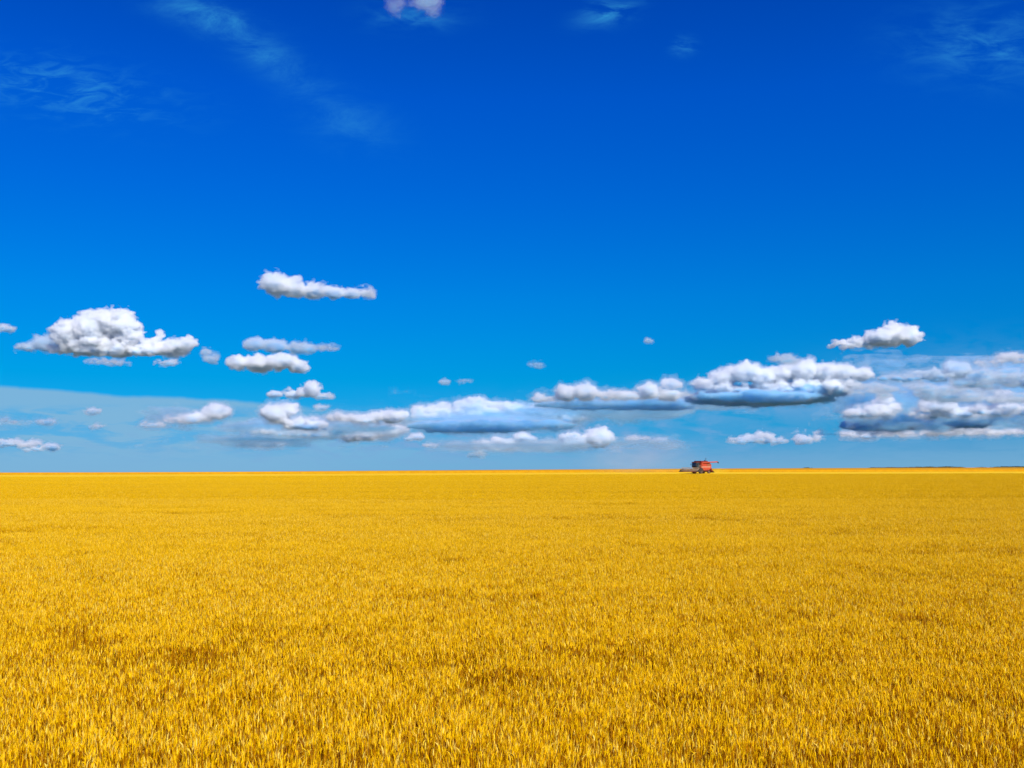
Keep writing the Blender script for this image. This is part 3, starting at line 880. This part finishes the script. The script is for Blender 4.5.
# cab
cab = MB().prism([(1.32, 1.65), (2.55, 1.65), (2.95, 2.3), (2.75, 3.42), (1.32, 3.42)], -0.95, 0.95).build('cab', BLACK, root, 0.03)
MB().prism([(2.62, 1.85), (2.99, 2.32), (2.80, 3.30), (2.74, 3.30), (2.9, 2.33), (2.56, 1.87)], -0.85, 0.85).build('windscreen', GLASS, cab)
for s in (-1, 1):
    w_ = MB().prism([(1.5, 1.95), (2.45, 1.95), (2.75, 2.35), (2.6, 3.3), (1.5, 3.3)], s * 0.96 - .01, s * 0.96 + .01).build('side_window', GLASS, cab)
    MB().tube((2.6, s * 0.95, 3.1), (2.75, s * 1.45, 3.0), 0.025).box(2.7, 2.76, s * 1.45 - .12, s * 1.45 + .12, 2.55, 3.0).build('mirror', BLACK, cab)
    MB().tube((2.80, s * 0.6, 3.50), (2.90, s * 0.6, 3.50), 0.09).build('headlight', LAMP, cab)
MB().box(1.25, 3.0, -1.02, 1.02, 3.42, 3.62, 0.06).build('cab_roof', DRED, cab, 0.02)
MB().tube((1.6, -0.6, 3.6), (1.6, -0.6, 4.4), 0.012, n=6).build('antenna', BLACK, cab)
# platform, rail and ladder
MB().box(1.3, 2.5, 0.98, 1.6, 1.55, 1.63).build('platform', STEEL, root)
rl = MB()
for x in (1.35, 1.9, 2.45):
    rl.tube((x, 1.57, 1.6), (x, 1.57, 2.5), 0.02, n=6)
rl.tube((1.35, 1.57, 2.5), (2.45, 1.57, 2.5), 0.02, n=6).tube((1.35, 1.57, 2.05), (2.45, 1.57, 2.05), 0.015, n=6)
rl.build('handrail', CREAM, root)
ld = MB()
for x in (2.0, 2.4):
    ld.tube((x, 1.6, 1.6), (x, 2.0, 0.45), 0.025, n=6)
for k in range(5):
    z = 1.5 - k * 0.25
    y = 1.6 + (1.6 - z) * 0.35
    ld.box(2.0, 2.4, y - 0.05, y + 0.05, z - 0.015, z + 0.015)
ld.build('ladder', STEEL, root)
# feeder house
MB().prism([(1.0, 1.75), (1.0, 1.15), (3.35, 0.30), (3.45, 0.95)], -0.65, 0.65).build('feeder_house', DRED, root, 0.02)
# header: trough, auger, reel, dividers, knife
HW = 3.75
hd = MB().prism([(3.40, 0.28), (3.40, 1.10), (3.47, 1.12), (3.50, 0.40), (3.75, 0.24), (4.75, 0.16), (4.75, 0.12), (3.7, 0.15)], -HW, HW).build('header', STRAWRED, root)
hd.location.z = 0.42
au = MB().tube((3.95, -HW + .1, 0.58), (3.95, HW - .1, 0.58), 0.17)
for s in (-1, 1):
    N_ = 120; rr = 0.30; vs_, fs_ = [], []
    for k in range(N_ + 1):
        t = k / N_; a = s * t * 2 * math.pi * 5.5; y = s * (0.5 + t * (HW - 0.7))
        for r_ in (0.16, rr):
            vs_.append((3.95 + r_ * math.cos(a), y, 0.58 + r_ * math.sin(a)))
    for k in range(N_): fs_.append((2 * k, 2 * k + 1, 2 * k + 3, 2 * k + 2))
    au.add(vs_, fs_)
au.build('auger', STEEL, hd)
RX, RZ, RR = 4.65, 0.98, 0.48
reel = MB().tube((RX, -HW + .15, RZ), (RX, HW - .15, RZ), 0.07, n=10)
for k in range(6):
    a = k * math.pi / 3 + 0.2
    bx_, bz_ = RX + RR * math.cos(a), RZ + RR * math.sin(a)
    reel.tube((bx_, -HW + .15, bz_), (bx_, HW - .15, bz_), 0.035, n=6)
    for y in (-HW + .2, -1.25, 1.25, HW - .2):
        reel.tube((RX, y, RZ), (bx_, y, bz_), 0.025, n=6)
    y = -HW + .25
    while y < HW - .2:
        reel.tube((bx_, y, bz_), (bx_ - 0.03, y, bz_ - 0.24), 0.008, n=4, cap=False); y += 0.18
reel.build('reel', REEL, hd)
for s in (-1, 1):
    MB().prism([(3.35, 0.15), (3.35, 1.15), (4.1, 1.2), (4.9, 0.75), (5.75, 0.16), (4.8, 0.08)], s * HW - .07 + s * .08, s * HW + .07 + s * .08).build('crop_divider', BLACK, hd, 0.01)
    MB().tube((3.45, s * (HW - .05), 1.1), (RX, s * (HW - .05), RZ), 0.05, n=8).build('reel_arm', DRED, hd)
kn = MB()
y = -HW + .05
while y < HW:
    kn.prism([(4.72, 0.12), (4.90, 0.14), (4.72, 0.17)], y - .015, y + .015); y += 0.1
kn.build('knife', STEEL, hd)
# wheels
def wheel(x, y, r, w, s, name='wheel'):
    ty = MB().lathe_y((x, y, r), [(r * .55, -w / 2), (r * .86, -w / 2), (r * .97, -w * .42), (r, -w * .2), (r, w * .2), (r * .97, w * .42), (r * .86, w / 2), (r * .55, w / 2), (r * .55, -w / 2)])
    for k in range(22):           # lugs of the tread, slanted in two rows
        a = 2 * math.pi * k / 22
        for q in (-1, 1):
            a2 = a + (0.14 if q > 0 else 0)
            c_ = Vector((x + math.cos(a2) * (r + .015), y + q * w * .22, r + math.sin(a2) * (r + .015)))
            rad = Vector((math.cos(a2), 0, math.sin(a2))); tan = Vector((-math.sin(a2), 0, math.cos(a2)))
            ax_ = (Vector((0, q, 0)) + tan * 0.55).normalized(); b_ = ax_.cross(rad)
            vs_ = [c_ + ax_ * i_ * w * .26 + b_ * j_ * .03 + rad * k_ * .035 for i_ in (-1, 1) for j_ in (-1, 1) for k_ in (-1, 1)]
            ty.add(vs_, [(0, 1, 3, 2), (4, 6, 7, 5), (0, 4, 5, 1), (2, 3, 7, 6), (0, 2, 6, 4), (1, 5, 7, 3)])
    wo = ty.build('tyre', RUBBER, None)
    wo.name = 'wheel'; wo.parent = root
    MB().lathe_y((x, y, r), [(0.0, s * w * .18), (r * .18, s * w * .18), (r * .22, s * w * .05), (r * .45, s * w * .05), (r * .55, s * w * .40), (r * .58, s * w * .46), (r * .56, -s * w * .4)], 28).build('rim', RIM, wo)
    return wo
for s in (-1, 1):
    wheel(1.35, s * 1.35, 0.88, 0.62, s)
    wheel(-2.35, s * 1.15, 0.55, 0.38, s)
MB().tube((1.35, -1.1, 0.88), (1.35, 1.1, 0.88), 0.14).build('front_axle', BLACK, root)
MB().tube((-2.35, -1.0, 0.55), (-2.35, 1.0, 0.55), 0.09).box(-2.5, -2.2, -.2, .2, .55, 1.2).build('rear_axle', BLACK, root)
# unloading pipe folded back along the side; the spout hangs behind
pipe = MB().tube((0.95, 1.55, 2.5), (0.95, 1.62, 3.40), 0.20).tube((0.95, 1.62, 3.40), (-5.3, 2.05, 3.62), 0.17).build('unloading_pipe', RED, root, shade=False)
MB().tube((-5.2, 2.05, 3.64), (-5.75, 2.1, 3.30), 0.20, 0.17).build('spout', BLACK, pipe)
# straw chopper and spreader at the tail
MB().prism([(-3.0, 1.9), (-3.5, 2.1), (-4.15, 1.05), (-4.35, 0.55), (-4.05, 0.5), (-3.6, 1.0)], -1.0, 1.0).build('straw_chopper', DRED, root, 0.02)
MB().prism([(-4.1, 0.9), (-4.2, 0.95), (-4.85, 0.35), (-4.75, 0.3)], -1.15, 1.15).build('spreader_board', BLACK, root)
MB().tube((-3.45, 0.8, 2.7), (-3.52, 0.8, 2.7), 0.08).build('tail_light', LAMP, root)
sg = MB().prism([(-3.50, 2.3), (-3.53, 2.3), (-3.50, 2.75), (-3.47, 2.75)], -0.5, -0.1).build('rear_reflector', CREAM, root)

# dust and chaff raised by the harvester, drifting off to the left and behind
def dust(name, loc, size, dens, colr, label, seed):
    m, t = new_mat(name)
    o = t.nodes.new('ShaderNodeOutputMaterial'); v = t.nodes.new('ShaderNodeVolumeScatter')
    v.inputs['Color'].default_value = (*colr, 1); v.inputs['Anisotropy'].default_value = 0.2
    g = t.nodes.new('ShaderNodeTexCoord')
    n = smooth(t, noise(t, g.outputs['Object'], 1.9, 4, 0.6, 1, 1, 1, 0.6), 0.35, 0.7)
    ln = t.nodes.new('ShaderNodeVectorMath'); ln.operation = 'LENGTH'; t.links.new(g.outputs['Object'], ln.inputs[0])
    fall = smooth(t, ln.outputs['Value'], 1.0, 0.15)
    t.links.new(math_node(t, 'MULTIPLY', math_node(t, 'MULTIPLY', math_node(t, 'ADD', n, 0.25), fall), dens), v.inputs['Density'])
    t.links.new(v.outputs[0], o.inputs['Volume'])
    bm = bmesh.new(); bmesh.ops.create_icosphere(bm, subdivisions=4, radius=1.0)
    me = bpy.data.meshes.new(name); bm.to_mesh(me); bm.free(); me.materials.append(m)
    o_ = bpy.data.objects.new(name, me); col.objects.link(o_)
    o_.location = loc; o_.scale = size
    return tag(o_, label, 'dust', kind='stuff')
gz = float(ground_z(cx, D_C))
dust('dust_haze', (cx - 17, D_C + 16, gz + 5.0), (26, 12, 8.5), 0.026, (0.95, 0.78, 0.68), 'faint beige dust drifting in the air left of the red harvester', 3)
dust('chaff_dust', (cx + 5.6, D_C + 3, gz + 0.9), (5.0, 2.5, 1.2), 0.30, (0.98, 0.74, 0.06), 'yellow chaff blown out behind the red harvester', 4)

# ------------------------------------------------------------------ far scrub on the horizon
leaf = principled('far_foliage', (0.045, 0.065, 0.02), 0.9, noise_scale=0.4, base2=(0.09, 0.085, 0.03))
def scrub(name, spans, dist, label, seed):
    rr = np.random.RandomState(seed)
    V_, F_ = [], []
    for (x0, x1, hgt) in spans:
        X0, X1 = (x0 - 512) / FPX * dist, (x1 - 512) / FPX * dist
        n = int((X1 - X0) * 26)
        for _ in range(n):
            x = rr.uniform(X0, X1); y = dist + rr.uniform(-6, 6)
            edge_ = min(1, (x - X0) / 12 + .25, (X1 - x) / 12 + .25)
            hh = hgt * edge_ * (0.55 + 0.45 * math.sin(x * 0.21 + 1.3 * math.sin(x * 0.07)) ** 2)
            zt = float(np.interp(x / dist * FPX + 512, TP, E_RIDGE))
            base_z = EYE.z - zt * dist / FPX
            c_ = Vector((x, y, base_z - 1.5 + rr.rand() ** 0.6 * (hh + 1.5)))
            a, b = Vector(rr.normal(0, 1, 3)).normalized(), Vector(rr.normal(0, 1, 3)).normalized()
            k = rr.uniform(.25, .6); i = len(V_)
            V_ += [c_ + a * k, c_ + b * k, c_ - a * k, c_ - b * k]; F_.append((i, i + 1, i + 2, i + 3))
    return tag(mesh_obj(name, V_, F_, leaf), label, 'scrub', kind='stuff')
scrub('far_shelterbelt', [(868, 905, 0.3), (902, 962, 0.8)], 905, 'long thin dark line of far trees on the horizon at the right', 1)
scrub('far_thicket', [(990, 1045, 0.85)], 905, 'short dark thicket on the horizon at the right edge', 2)
scrub('far_bushes', [(803, 810, 0.7), (976, 982, 0.7)], 905, 'tiny scattered bushes on the horizon right of the harvester', 3)
